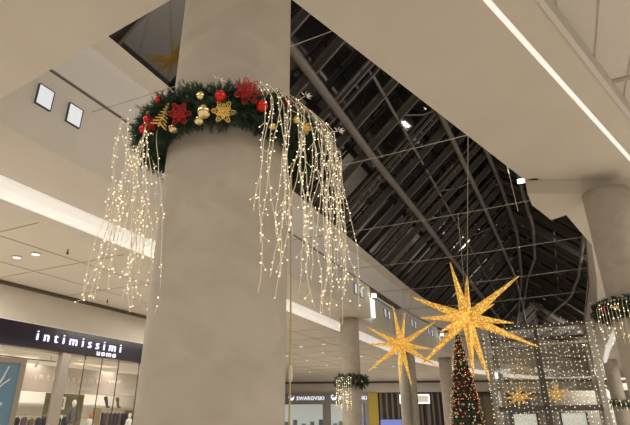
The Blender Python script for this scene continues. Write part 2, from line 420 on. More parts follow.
# ================================================================== GLASS ROOF
TAN = math.tan(math.radians(42)); RN, RZ = 1.7, 11.6 + (9.8 - 1.7) * math.tan(math.radians(42))
def roof_z(n, off=0):
    return RZ - abs(n - RN) * TAN + off
roof = empty('glazed_roof', P(12, RN, RZ), 'dark steel and glass atrium roof seen against the night', 'roof')
gt = MB()
OFF = 2.2
gt.add([P(-2, 12.4, roof_z(12.4, OFF)), P(110, 12.4, roof_z(12.4, OFF)), P(110, RN, roof_z(RN, OFF)), P(-2, RN, roof_z(RN, OFF))], [(0, 1, 2, 3)])
gt.add([P(-2, 12.4, roof_z(12.4, OFF + .08)), P(110, 12.4, roof_z(12.4, OFF + .08)), P(110, RN, roof_z(RN, OFF + .08)), P(-2, RN, roof_z(RN, OFF + .08))], [(3, 2, 1, 0)])
part(gt, 'glass_slope', 'glass_roof', roof)
gt = MB()
gt.add([P(-2, RN, roof_z(RN, OFF)), P(110, RN, roof_z(RN, OFF)), P(110, -14, roof_z(-14, OFF)), P(-2, -14, roof_z(-14, OFF))], [(0, 1, 2, 3)])
part(gt, 'glass_slope', 'glass_roof', roof)
# gable at the far end
gt = MB(); gt.add([P(104, 14, 0), P(104, 14, 9), P(104, RN, RZ + 2), P(104, -16, 6), P(104, -16, 0)], [(0, 1, 2, 3, 4)])
part(gt, 'end_gable', 'glass_roof', roof)
def rib_mesh(side, truss):
    """one rib at u = 0 rising to the ridge"""
    mb = MB(); nb = 10.0 if side > 0 else -12.5
    nv = (0, 0, 1)
    a = P(0, nb, roof_z(nb)); b = P(0, RN, RZ)
    mb.beam(a, b, .09, .16, nv)
    up = Vector((0, 0, .62))
    if truss:
        mb.beam(a + P(.5, 0, 0), b + P(.5, 0, 0), .09, .16, nv)
        mb.beam(a + up + P(.25, 0, 0), b + up + P(.25, 0, 0), .16, .10, nv)
        L = (b - a).length; k = int(L / .85)
        for i in range(k):
            c = a.lerp(b, (i + .5) / k)
            mb.beam(c, c + P(.5, 0, 0), .08, .1, nv)
    else:
        mb.beam(a + up * .7, b + up * .7, .19, .09, nv)
        mb.beam(a + up * .35, b + up * .35, .035, .40, nv)
    return mb
protos = {}
k = 0
u = 12.25 - 2.25 * 5
while u < 104:
    truss = (k % 3 == 1)
    for side in (1, -1):
        if (side < 0 and u < 20) or k == 4 or k < 3: continue
        if (side, truss) not in protos:
            o = rib_mesh(side, truss).build('rib', 'steel'); protos[(side, truss)] = o
        else:
            o = protos[(side, truss)].copy(); COL.objects.link(o)
        o.parent = None; o.location = P(u, 0, 0) ; put(o, roof)
    u += 2.25; k += 1
for nn, pts in [('ridge_tube', [(10, 1.7), (31, 1.9), (37, 1.6), (49, 1.35), (64, 2.1), (82, 4.2), (100, 7)])]:
    mb = MB(); mb.tube([P(a, b, roof_z(b) - .18) for a, b in pts], .17, 8); part(mb, nn, 'tube', roof, smooth=True)
for r, pts in [(.20, [(2, 6.75), (22, 6.75), (31, 6.6), (41, 6.55), (75, 6.15), (100, 6)]),
               (.16, [(4, 3.7), (23, 3.45), (38, 3.15), (62, 2.8), (80, 3.2), (100, 4)]),
               (.15, [(26, .2), (37, .15), (44, -.15), (55, .25), (68, 1.6), (80, 3.2)]),
               (.15, [(28, -3.5), (41, -3.35), (52, -3.25), (63, -2.7), (80, -.9), (98, 1.1)])]:
    mb = MB(); mb.tube([P(a, b, roof_z(b) - .22) for a, b in pts], r, 8); part(mb, 'purlin_tube', 'tube', roof, smooth=True)
# thin diagonal bracing at mid-slope
for i in range(14):
    u0 = 17.2 + i * 5.0
    mb = MB(); mb.tube([P(u0, 5.2, roof_z(5.2) + .05), P(u0 + 4.3, 5.2, roof_z(5.2) + .05)], .07, 6); part(mb, 'bracing', 'tube', roof)
    if i % 2 == 0:
        mb = MB(); mb.tube([P(u0 + 4, 5.2, roof_z(5.2) + .3), P(u0 + 5.6, 4.2, roof_z(4.2) + .1), P(u0 + 6.2, 3.4, roof_z(3.4) - .1)], .05, 5); part(mb, 'bracing', 'tube', roof)
for i in range(10):
    u0 = 38 + i * 5.0
    mb = MB(); mb.tube([P(u0, -1.6, roof_z(-1.6) + .05), P(u0 + 2.4, -1.6, roof_z(-1.6) + .05)], .07, 6); part(mb, 'bracing', 'tube', roof)

# tension cables across the atrium
def right_edge(u):
    for a, b in zip(RS, RS[1:]):
        if a[0] <= u <= b[0] and b[0] > a[0]: return a[1] + (b[1] - a[1]) * (u - a[0]) / (b[0] - a[0])
    return .1
ordn = ['nearest to the foreground column', 'second from the foreground column', 'third from the foreground column, above the big star', 'fourth one out', 'fifth one out', 'farthest one']
for i, u in enumerate([7.3, 12.6, 18.15, 23.4, 28.8, 34.4]):
    na = 9.7; nb = right_edge(u) if u > 13.1 else 3.0 - (u - 4.06) * .34
    pts = [P(u, na + (nb - na) * t / 12, 9.0 - .10 * math.sin(math.pi * t / 12)) for t in range(13)]
    mb = MB(); mb.tube(pts, .007 + .0004 * u, 4); o = mb.build('tension_cable', 'cable')
    centre(o, P(u, na, 9)); tag(o, 'thin steel cable stretched across the atrium, ' + ordn[i], 'cable', 'tension cables across the atrium')

# ================================================================== COLUMNS
def column(x, y, ztop, r, label, seams=True):
    mb = MB(); prof = [(r, 0)]
    for z in range(1, 40):
        zz = z * .5
        if zz < ztop: prof.append((r, zz))
    prof.append((r, ztop))
    mb.lathe(prof, 64)
    o = mb.build('round_column', 'concrete', None, True)
    for p in o.data.polygons:
        if len(p.vertices) > 4: p.use_smooth = False
    o.location = (x, y, 0); tag(o, label, 'column'); return o
CX, CY, CR = -.828, 4.22, .576
column(CX, CY, H, CR, 'huge round plaster column in the foreground wearing the fir garland')
column(7.62, 11.83, 7.1, .55, 'round concrete column cut by the right edge of the photo')
c2 = P(28.35, 10.95, 0); column(at(3.8, 30.6, 0).x, at(3.8, 30.6, 0).y, H, .56, 'round column with a small garland and light curtain, left of the stars')
column(at(9.45, 44.0, 0).x, 43.4, H, .36, 'slim grey column behind the small star, its left half')
column(at(10.3, 44.6, 0).x, 43.9, H, .42, 'slim grey column behind the small star, its right half')
column(at(14.0, 52.5, 0).x, 51.0, H, .62, 'far round column just left of the Christmas tree')
column(*at(29.6, 58, 0)[:2], 7.1, .62, 'dark distant column beside the right end of the glass pavilion')
# boxed capitals carrying the columns
# ================================================================== WALL LIGHTS ON THE LEFT FASCIA
def niche(u, n, z, s, label, grp=None):
    o = empty('square_wall_light', P(u, n, z), label, 'wall light', grp)
    mx = Matrix.Translation(P(u, n, z)) @ R25
    w_, h_ = .20 * s, .27 * s; t = .011 * s
    mb = MB(); mb.box(-.012, .03, -w_ + t * .5, w_ - t * .5, -h_ + t * .5, h_ - t * .5, mx); part(mb, 'diffuser', 'niche', o)
    mb = MB()
    mb.box(-.02, .05, -w_ - t, w_ + t, h_, h_ + t, mx); mb.box(-.02, .05, -w_ - t, w_ + t, -h_ - t, -h_, mx)
    mb.box(-.02, .05, -w_ - t, -w_, -h_, h_, mx); mb.box(-.02, .05, w_, w_ + t, -h_, h_, mx); part(mb, 'frame', 'frame_dark', o)
def fn(u):
    for L in (LF, LF2, LF3, LF4):
        for a, b in zip(L, L[1:]):
            if a[0] <= u <= b[0]: return a[1] + (b[1] - a[1]) * (u - a[0]) / (b[0] - a[0])
niche(6.04, 9.75, 8.64, .95, 'square frosted wall light with dark frame, the left one of the near pair', 'square wall lights on the left fascia')
niche(6.87, 9.75, 8.64, .95, 'square frosted wall light with dark frame, the right one of the near pair', 'square wall lights on the left fascia')
for q, (ua, nm) in enumerate([(26.3, 'pair beside the round column with the small garland'), (33.6, 'pair above the left arm of the small star'), (38.2, 'pair between the two stars'), (42.6, 'pair left of the big star'), (47.0, 'farthest visible pair')]):
    for d, sd in ((0, 'left'), (.95, 'right')):
        if fn(ua + d): niche(ua + d, fn(ua + d) - .05, 8.7, 1.05, sd + ' square wall light of the ' + nm, 'square wall lights on the left fascia')
for q, (ua, nm) in enumerate([(36.0, 'under the garland of the right edge column'), (45.0, 'right of the glass pavilion, farther along')]):
    for d, sd in ((0, 'right'), (1.0, 'left')):
        niche(ua + d, -2.6 if ua < 40 else -2.65, 8.35, 1.05, sd + ' square wall light on the right fascia ' + nm, 'square wall lights on the right fascia')
def floodlight(loc, size, label, lookdir, power, body=True):
    o = empty('floodlight', loc, label, 'floodlight')
    mx = Matrix.Translation(loc) @ Vector(lookdir).to_track_quat('Z', 'Y').to_matrix().to_4x4()
    mb = MB(); mb.box(-size, size, -size * .7, size * .7, -size * .9, 0, mx); mb.tube([mx @ Vector((0, 0, -size * .8)), mx @ Vector((0, 0, -size * 2.0))], size * .2, 6); part(mb, 'housing', 'steel', o)
    mb = MB(); mb.box(-size * .9, size * .9, -size * .6, size * .6, 0, size * .12, mx); part(mb, 'lens', 'lamp', o)
    l = bpy.data.lights.new('floodlight_beam', 'SPOT'); l.energy = power; l.spot_size = math.radians(130); l.shadow_soft_size = size; l.color = (1, .93, .8)
    lo = bpy.data.objects.new('floodlight_beam', l); COL.objects.link(lo)
    lo.location = mx @ Vector((0, 0, size * .3)); lo.rotation_mode = 'QUATERNION'; lo.rotation_quaternion = Vector(lookdir).to_track_quat('-Z', 'Y')
floodlight(ray_at(521, 181, 13.4), .10, 'bright floodlight on the corner of the right soffit', (-.35, -.8, -.25), 60)
floodlight(P(29.6, 9.75, 9.0), .17, 'bright floodlight on the left fascia right of the column with the small garland', (.1, -.9, -.35), 90)
floodlight(P(46.2, 9.0, 8.9), .17, 'distant floodlight on the left fascia between the stars', (.1, -.9, -.35), 90)

# floodlit patches of the fascia, put in as glowing panels
mb = MB(); mb.box(-10.25, -10.15, 29.3, 30.9, 7.85, 9.0, R25); o = mb.build('floodlit_patch', 'lamp_and_patch'); tag(o, 'white floodlit patch put in as glow, right of the round column with the small garland', 'lit patch', 'floodlit fascia patches')
mb = MB(); mb.box(-9.35, -9.25, 46.4, 49, 7.75, 8.9, R25); o = mb.build('floodlit_patch', 'lamp_and_patch'); tag(o, 'distant white floodlit patch put in as glow between the two stars', 'lit patch', 'floodlit fascia patches')

# recessed downlights
def downlight(u, n, z, label, grp, r=.16):
    o = empty('downlight', P(u, n, z), label, 'downlight', grp)
    mb = MB(); c = P(u, n, z - .03)
    mb.lathe([(r, .03), (r, 0), (r * .78, -.004), (r * .74, .015)], 14, c); part(mb, 'rim', 'white_metal', o)
    mb = MB(); mb.lathe([(r * .72, .012), (r * .72, .002)], 12, c); part(mb, 'lens', 'lamp_and_patch', o)
downlight(10.53, 16.34, 7.0, 'round ceiling downlight above the shop sign, the left of two', 'arcade downlights')
downlight(10.58, 15.45, 7.0, 'round ceiling downlight above the shop sign, the right of two', 'arcade downlights')
for u in (32.5, 36.5, 40.5, 45, 50):
    for n in (15.4, 17.4, 21, 25.5):
        if n > 20 and u < 34: continue
        downlight(u + n * .12, n, 7.0, 'small round downlight in the distant arcade ceiling left of the stars', 'distant arcade downlights', .19)
for (u, n, lab) in [(10.78, 14.14, 'small dark sprinkler head hanging from the ceiling near the two downlights'), (16.67, 18.5, 'small dark sprinkler head near the shadow gap over the sign')]:
    mb = MB(); c = P(u, n, 7.02); mb.lathe([(.02, 0), (.02, -.10), (.045, -.11), (.03, -.17)], 8); o = mb.build('sprinkler', 'frame_dark'); o.location = c; tag(o, lab, 'sprinkler')

# ================================================================== SHOP WITH THE BLACK SIGN
sg = empty('shop_sign', P(14.5, 19.5, 4.56), 'long black fascia sign with glowing white letters over the shop on the left', 'sign')
mb = MB(); mb.box(-19.74, -19.42, 8.0, 20.9, 4.56, 5.50, R25); part(mb, 'sign_panel', 'sign_black', sg)
mb = MB(); mb.box(-19.75, -19.40, 8.0, 20.9, 5.50, 5.525, R25); part(mb, 'sign_trim', 'letters_dim', sg)
def text_frame(u, n, z):      # text reads along +u, upright, facing -n (towards the hall)
    X = P(1, 0, 0); Z = Vector((0, 0, 1)); Nn = X.cross(Z)
    mx = Matrix((( X.x, Z.x, Nn.x, 0), (X.y, Z.y, Nn.y, 0), (X.z, Z.z, Nn.z, 0), (0, 0, 0, 1)))
    return Matrix.Translation(P(u, n, z)) @ mx
text_mesh('lettering', 'intimissimi', .60, .03, 'letters', text_frame(14.08, 19.37, 4.88), sg, 1.72, 0, -.008, 'glowing white letters of the upper line')
text_mesh('lettering', 'intimissimi', .60, .01, 'letters_halo', text_frame(14.08, 19.405, 4.88), sg, 1.72, 0, .0, 'blue glow behind the upper line')  # halo light round the letters put in as an emissive copy
text_mesh('lettering', 'uomo', .42, .03, 'letters', text_frame(17.30, 19.37, 4.60), sg, 1.3, 0, -.010, 'glowing white letters of the lower line')
sf = empty('shopfront', P(14.5, 19.6, 0), 'glass shopfront with a thick silver post below the black sign', 'shopfront')
mb = MB(); mb.box(-19.66, -19.64, 8.0, 29, 0.02, 4.56, R25); part(mb, 'pane', 'glass', sf)
mb = MB(); mb.box(-19.75, -19.50, 15.60, 16.02, 0.02, 4.56, R25); part(mb, 'post', 'chrome', sf)
for u in (12.4, 16.95, 17.95, 19.0, 20.4):
    mb = MB(); mb.box(-19.67, -19.62, u - .012, u + .012, 0.02, 4.56, R25); part(mb, 'glazing_joint', 'frame_dark', sf)
# room of the shop
mb = MB()
mb.box(-25.2, -25.0, 7, 30, 0, 4.56, R25); mb.box(-25, -19.8, 7, 7.2, 0, 4.56, R25)
mb.box(-25.2, -19.9, 7, 30, 4.5, 4.62, R25)
structure(mb, 'wall_left', 'shop_wall', 'white back wall and ceiling of the lit shop')
mb = MB(); mb.box(-22.3, -22.0, 8, 29.9, 3.08, 4.25, R25); o = structure(mb, 'trim_14', 'shop_bulk', 'taupe bulkhead inside the shop')
for i, u in enumerate((12, 16.5, 21)):
    area('shop_lamp', P(u, 20.9, 4.35), 3.5, .8, 55, (1, .88, .74))
    area('shop_lamp', P(u + 2, 23.7, 4.35), 3.5, 1.2, 80, (1, .90, .78))
il = empty('interior_sign', P(18, 21.95, 3.5), 'pale letters mounted on the taupe bulkhead inside the shop', 'sign')
text_mesh('lettering', 'intimissimi', .47, .02, 'letters_dim', text_frame(16.25, 21.96, 3.58), il, 1.75)
text_mesh('lettering', 'uomo', .30, .02, 'letters_dim', text_frame(18.85, 21.96, 3.22), il, 1.2)
# track lights hung in the shop window
tl = empty('track_light', P(12, 20.6, 4.3), 'track rail with small spotlights at the upper left of the shop window', 'lamp')
mb = MB(); mb.tube([P(9, 20.7, 4.28), P(16.3, 20.7, 4.28)], .022, 6)
for u in (10, 13, 16): mb.tube([P(u, 20.7, 4.28), P(u, 20.7, 4.5)], .012, 5)
part(mb, 'rail', 'steel', tl)
for u in (12.8, 13.7, 14.6, 15.4):
    mb = MB(); mb.tube([P(u, 20.7, 4.27), P(u, 20.7, 4.17)], .012, 5); mb.tube([P(u, 20.7, 4.17), P(u + .05, 20.9, 4.02)], .05, 8); part(mb, 'spot_head', 'white_metal', tl)
# shelving along the back wall
sh = empty('wall_shelf', P(20, 24.3, 0), 'pale wooden wall shelf unit inside the shop', 'shelf')
mb = MB(); mb.box(-24.95, -24.4, 14, 28, 2.62, 2.68, R25); part(mb, 'board', 'white', sh)
mb = MB(); mb.box(-22.9, -22.3, 20.8, 23.2, 2.38, 2.46, R25); part(mb, 'board', 'wood', sh, 'wooden board')
for u in (20.8, 23.1): mb = MB(); mb.box(-22.9, -22.3, u, u + .06, 0.02, 2.38, R25); part(mb, 'upright', 'wood', sh)
mb = MB(); mb.tube([P(14, 24.5, 2.0), P(28, 24.5, 2.0)], .02, 6); part(mb, 'clothes_rail', 'chrome', sh)
def leg_form(u, n, z, m, tilt, label):
    mb = MB(); b = P(u, n, z)
    pts = [b + P(.20, 0, .05), b + P(.02, 0, .07), b + P(-.03, 0, .18), b + P(-.07 - tilt * .3, 0, .34), b + P(-.12 - tilt, 0, .52), b + P(-.14 - tilt, 0, .56)]
    rr = [.03, .065, .065, .08, .10, .10]
    for i in range(5): mb.tube([pts[i], pts[i + 1]], rr[i], 10, rr[i + 1])
    o = mb.build('sock_form', m, None, True); centre(o, b); tag(o, label, 'sock display', 'sock forms on the shelf')
leg_form(21.45, 22.6, 2.46, 'navy', .05, 'navy sock on a leg form, left one on the wooden board')
leg_form(22.25, 22.6, 2.46, 'olive', .02, 'olive sock on a leg form, right one on the wooden board')
def garment(u, n, ztop, w_, h_, m, label, grp='garments hanging on the rail', name='hanging_garment'):
    o = empty(name, P(u, n, ztop), label, 'garment', grp)
    mb = MB(); k = 10; vs = []; fs = []
    for j, (zz, ww, dd) in enumerate([(0, .25, .05), (-.05, .75, .09), (-.14, 1.0, .12), (-.4, .86, .13), (-.75, .9, .12), (-1, .95, .11)]):
        for t in range(k):
            a = 2 * math.pi * t / k
            vs.append(P(u + math.cos(a) * w_ / 2 * ww, n + math.sin(a) * dd * (1 + .3 * math.sin(3 * a)), ztop - .06 + zz * h_))
    for j in range(5):
        for t in range(k): fs.append((j * k + t, j * k + (t + 1) % k, (j + 1) * k + (t + 1) % k, (j + 1) * k + t))
    fs.append(tuple(range(k))); mb.add(vs, fs); part(mb, 'cloth', m, o, smooth=True)
    mb = MB(); mb.tube([P(u - w_ * .3, n, ztop - .10), P(u, n, ztop - .02), P(u + w_ * .3, n, ztop - .10)], .01, 5)
    mb.tube([P(u, n, ztop - .02), P(u, n, ztop + .03), P(u + .03, n, ztop + .06)], .006, 5); part(mb, 'hanger', 'chrome', o)
gs = [('black', 'black'), ('plum', 'plum'), ('navy', 'navy'), ('teal', 'pale blue'), ('black', 'black'), ('plum', 'plum'), ('olive', 'olive'), ('navy', 'navy'), ('black', 'black'), ('plum', 'plum'), ('black', 'black'), ('navy', 'navy')]
for i, (mm, cn) in enumerate(gs):
    garment(14.6 + i * .36, 22.2, 1.98 + .03 * (i % 3), .30, .8, mm, cn + ' garment on the left shop rail, number %s from the left' % ['one', 'two', 'three', 'four', 'five', 'six', 'seven', 'eight', 'nine', 'ten', 'eleven', 'twelve'][i])
for i in range(8):
    mm, cn = [('black', 'black'), ('navy', 'navy'), ('plum', 'plum')][i % 3]
    garment(20.95 + i * .29, 22.6, 2.28, .26, .75, mm, cn + ' garment under the wooden board, number %s from its left end' % ['one', 'two', 'three', 'four', 'five', 'six', 'seven', 'eight'][i], 'garments under the wooden board')
mb = MB(); mb.tube([P(14.3, 22.2, 2.06), P(18.8, 22.2, 2.06)], .018, 6)
for u in (14.3, 18.8): mb.tube([P(u, 22.2, 2.06), P(u, 22.2, .02)], .018, 6)
o = mb.build('clothes_rack', 'chrome'); centre(o, P(16.5, 22.2, 0)); tag(o, 'metal clothes rack in the left part of the shop window', 'clothes rack')
def torso(u, n, z, m, label, head=True, hm='manne', s=1.0):
    o = empty('mannequin', P(u, n, 0), label, 'mannequin')
    mb = MB(); prof = [(.10, 0), (.135, .08), (.13, .22), (.15, .38), (.175, .50), (.15, .58), (.06, .63)]
    mb.lathe([(r * s, q * s) for r, q in prof], 18, P(u, n, z)); 
    for sg_ in (-1, 1): mb.tube([P(u + sg_ * .15 * s, n, z + .53 * s), P(u + sg_ * .22 * s, n, z + .36 * s), P(u + sg_ * .23 * s, n, z + .08 * s)], .055 * s, 8, .04 * s)
    part(mb, 'shirt', m, o, smooth=True)
    if head:
        mb = MB(); mb.lathe([(.055 * s, 0), (.05 * s, .08 * s)], 12, P(u, n, z + .62 * s)); mb.sphere(P(u, n, z + .79 * s), .105 * s, 14, 10, (.85, 1, 1.25)); part(mb, 'head', hm, o, smooth=True)
    mb = MB(); mb.lathe([(.16, 0), (.16, .02), (.02, .03), (.02, z)], 14, P(u, n, .01)); part(mb, 'stand', 'chrome', o)
torso(18.1, 21.2, 1.68, 'pattern', 'mannequin in a dark patterned shirt beside the silver post', True, 'manne', 1.15)
torso(22.6, 22.0, 1.30, 'white', 'white mannequin next to the foreground column')
torso(19.9, 22.0, 1.28, 'white', 'mannequin with a rusty orange hood in the middle of the shop window', True, 'orange')
wp = empty('wall_picture', P(18.6, 23.0, 2.3), 'olive green framed pictures panel behind the silver post', 'picture')
mb = MB(); mb.box(-23.05, -23, 17.9, 20.2, 1.3, 3.1, R25); part(mb, 'board', 'olive', wp)
for z0, u0 in ((2.35, 18.3), (1.5, 18.3)):
    mb = MB(); mb.box(-22.99, -22.96, u0, u0 + .75, z0, z0 + .6, R25); mb.box(-22.995, -22.95, u0 + .12, u0 + .63, z0 + .1, z0 + .5, R25, 1); part(mb, 'picture', ['white', 'grey'], wp)
mb = MB(); mb.box(-21.4, -21.32, 16.9, 17.25, 1.2, 3.0, R25); o = mb.build('display_board', 'yellow'); centre(o, P(17.1, 21.3, 1.2)); o.location.z -= 0; tag(o, 'narrow mustard yellow board just left of the silver post', 'board')

# blue poster stand, lower left
pc = at(-29.35, 9.0, 0)
fr_dir = Vector((-.80, -.60, 0)).normalized()       # from right edge to left edge
ps = empty('poster_stand', pc, 'blue standing poster with white brush script at the lower left corner', 'poster stand')
rz = math.atan2(-fr_dir.y, -fr_dir.x)
mx = Matrix.Translation(pc) @ Matrix.Rotation(rz, 4, 'Z')   # local +x towards right edge, front is -y
mb = MB()
mb.box(-1.25, -.065, -.02, .02, .30, 2.47, mx); part(mb, 'poster', 'blue', ps)
mb = MB()
for b_ in [(-1.32, 0, 2.47, 2.545), (-1.32, 0, .22, .30), (-.07, 0, .30, 2.47), (-1.32, -1.25, .30, 2.47)]: mb.box(b_[0], b_[1], -.04, .03, b_[2], b_[3], mx)
mb.box(-1.1, -.2, -.25, .25, 0.0, .03, mx); mb.box(-.7, -.6, -.03, .03, .03, .23, mx)
part(mb, 'frame', 'poster_frame', ps)
mb = MB()
def stroke(pts, r=.022): mb.tube([mx @ Vector((x, -.024, z)) for x, z in pts], r, 5)
stroke([(-.22, 2.42), (-.26, 2.27), (-.32, 2.12)], .014); stroke([(-.17, 2.24), (-.24, 2.18), (-.32, 2.09), (-.42, 2.20), (-.5, 2.3)], .014)
stroke([(-.44, 1.84), (-.34, 1.90), (-.26, 1.93), (-.21, 1.90), (-.24, 1.85), (-.34, 1.79), (-.46, 1.74), (-.6, 1.72)], .014)
stroke([(-.7, 2.3), (-.78, 2.1), (-.9, 1.9), (-.8, 1.85), (-.7, 1.95)], .014); stroke([(-.9, 1.3), (-.6, 1.22), (-.4, 1.3), (-.3, 1.1), (-.6, 1.0)], .014)
part(mb, 'script', 'white', ps, 'white brush strokes')

# ================================================================== FAR SHOPS
def far_text(x, z, size, body, parent, m='letters'):
    X = Vector((1, 0, 0)); Z = Vector((0, 0, 1)); N_ = Vector((0, -1, 0))
    mxx = Matrix.Translation((x, FY - .45, z)) @ Matrix(((1, 0, 0, 0), (0, 0, -1, 0), (0, 1, 0, 0), (0, 0, 0, 1)))
    return text_mesh('lettering', body, size, .03, m, mxx, parent, 1.08, 0, .008)
def far_shop(x0, x1, label, words, tx):
    o = empty('shop_unit', (x0, FY, 0), label, 'shop')
    mb = MB(); mb.box(x0, x1, FY - .4, FY, 4.05, 5.55); mb.box(x0, x0 + .55, FY - .4, FY, 0.01, 4.05); mb.box(x1 - .55, x1, FY - .4, FY, 0.01, 4.05); part(mb, 'surround', 'grey', o)
    mb = MB(); mb.box(x0 + .55, x1 - .55, FY + 2.8, FY + 3, 0.01, 4.3); part(mb, 'interior_wall', 'shop_glow', o)
    mb = MB(); mb.box(x0 + .55, x1 - .55, FY - .1, FY - .06, 0.01, 4.05); part(mb, 'pane', 'glass', o)
    mb = MB()
    for i in range(6):
        xx = x0 + .9 + i * (x1 - x0 - 2) / 5
        mb.box(xx, xx + .55, FY + 1.2, FY + 1.7, 0.01, 1.6 + .5 * ((i * 7) % 3) / 2)
    part(mb, 'display_case', 'teal', o)
    if words:
        far_text(tx + .95, 4.60, .66, words, o)
        mb = MB()   # swan emblem: body, neck and wing
        c = Vector((tx, FY - .46, 4.5))
        mb.sphere(c + Vector((.25, 0, .22)), .30, 10, 6, (1.0, .1, .6)); mb.tube([c + Vector((.0, 0, .25)), c + Vector((-.12, 0, .5)), c + Vector((.05, 0, .72)), c + Vector((.2, 0, .66))], .07, 6)
        mb.tube([c + Vector((.45, 0, .25)), c + Vector((.62, 0, .62))], .12, 6, .03); part(mb, 'swan_emblem', 'letters', o)
    return o
far_shop(-6.6, 1.4, 'far jewellery shop with a grey sign left of the column with the small garland', 'SWAROVSKI', -3.75)
far_shop(1.4, 7.2, 'narrow jewellery shop bay behind the column with the small garland', 'SWAROVSKI', 2.15)
mb = MB(); mb.box(5.9, 6.4, FY - .42, FY - .3, 0.02, 2.6); o = mb.build('blue_banner', 'screen'); tag(o, 'small blue banner at the right end of the jewellery shop', 'banner')
mb = MB(); mb.box(7.3, 8.5, FY - .3, FY, 0, 5.5); mb.box(7.2, 7.3, FY - .4, FY, 0, 5.55); o = mb.build('yellow_board', 'yellow'); centre(o, (8.7, FY, 0)); tag(o, 'mustard yellow wall panel right of the jewellery shop', 'panel')
bw = empty('slatted_shopfront', (12, FY, 0), 'dark brown slatted shopfront behind the slim columns', 'shopfront')
mb = MB(); mb.box(8.5, 30, FY + .8, FY + 1, 0, 5.55); part(mb, 'backing', 'darkbrown', bw)
for i in range(13):
    x = 8.8 + i * .8
    mb = MB(); mb.box(x, x + .28, FY - .1, FY + .3, 0.01, 5.5); part(mb, 'slat', 'slat_brown', bw)
mb = MB(); mb.box(8.7, 11.9, FY - .6, FY - .5, .6, 1.95); mb.box(8.7, 11.9, FY - .5, FY - .3, .0, 2.0); o = mb.build('advertising_screen', ['screen']); centre(o, (11.3, FY, 0)); tag(o, 'glowing blue advertising screen low in front of the slatted shopfront', 'screen')
kf = empty('lit_kiosk_frame', (15.5, 70, 0), 'white glowing rectangular frame behind the slim columns', 'light frame')
mb = MB()
for b_ in [(11.0, 14.9, 4.93, 5.05), (11.0, 14.9, 3.9, 4.02), (11.0, 11.12, 4.02, 4.93), (14.78, 14.9, 4.02, 4.93)]: mb.box(b_[0], b_[1], 70, 70.3, b_[2], b_[3])
part(mb, 'light_bar', 'lamp_and_patch', kf)
mb = MB(); mb.box(11.12, 14.78, 70.1, 70.2, 4.02, 4.93); part(mb, 'infill', 'ceiling', kf)
mb = MB()
for x in (11.15, 14.75): mb.box(x - .1, x + .1, 70, 70.3, 0.01, 3.9)
part(mb, 'post', 'steel', kf)
for k, (x, lab) in enumerate([(17.6, 'greenish lit shop window left of the far round column'), (21.5, 'dim shop window right of the far round column')]):
    o = empty('shop_window', (x, FY - 1, 0), lab, 'shop window')
    mb = MB(); mb.box(x, x + 2.6, FY - 1, FY - .9, .3, 4.8); part(mb, 'pane', 'shop_glow' if k == 0 else 'olive', o)
    mb = MB()
    for xx in (x - .15, x + 1.2, x + 2.6): mb.box(xx, xx + .15, FY - 1.15, FY - 1, 0.01, 5)
    mb.box(x - .15, x + 2.75, FY - 1.15, FY - 1, 4.8, 5); part(mb, 'frame', 'frame_dark', o)

# ================================================================== GARLAND
GZ, GR, GT = 4.08, CR + .135, .142
def needle(mb, p, d, L, r):
    d = Vector(d).normalized(); a = d.cross(Vector((.3, .5, .8))).normalized(); b = d.cross(a)
    q = [p + a * r, p - a * r * .5 + b * r * .87, p - a * r * .5 - b * r * .87, p + d * L]
    mb.add(q, [(0, 1, 3), (1, 2, 3), (2, 0, 3)])
def garland(name, c, ring, thick, label, count, L, parent_label=None, r=.0022):
    o = empty(name, c, label, 'garland')
    mb = MB(); mb.tube([c + Vector((ring * math.cos(a), ring * math.sin(a), 0)) for a in [2 * math.pi * i / 40 for i in range(41)]], thick * .55, 8, cap=False); part(mb, 'core', 'foliage', o, smooth=True)
    mb = MB()
    for i in range(count):
        a = random.uniform(0, 2 * math.pi); t = random.uniform(0, 2 * math.pi)
        er = Vector((math.cos(a), math.sin(a), 0)); dd = er * math.cos(t) + Vector((0, 0, 1)) * math.sin(t)
        rr = thick * random.uniform(.35, .8)
        p = c + er * ring + dd * rr
        if (p - c).to_2d().length < ring - thick * .85: continue
        d = (dd + Vector((random.uniform(-.9, .9), random.uniform(-.9, .9), random.uniform(-.6, .6)))).normalized()
        l2 = L * random.uniform(.6, 1.15)
        for j in range(7):
            f = j / 7
            for s_ in range(3):
                sd = (d + Vector((random.uniform(-1, 1), random.uniform(-1, 1), random.uniform(-1, 1))) * .8).normalized()
                q = p + d * l2 * f
                needle(mb, q, sd, L * .42, r)
    part(mb, 'fir_sprigs', 'foliage', o)
    return o
GC = Vector((CX, CY, GZ))
garland('garland', GC, GR, GT, 'thick fir garland with red and gold ornaments wrapped round the foreground column', 3600, .125, r=.0035)

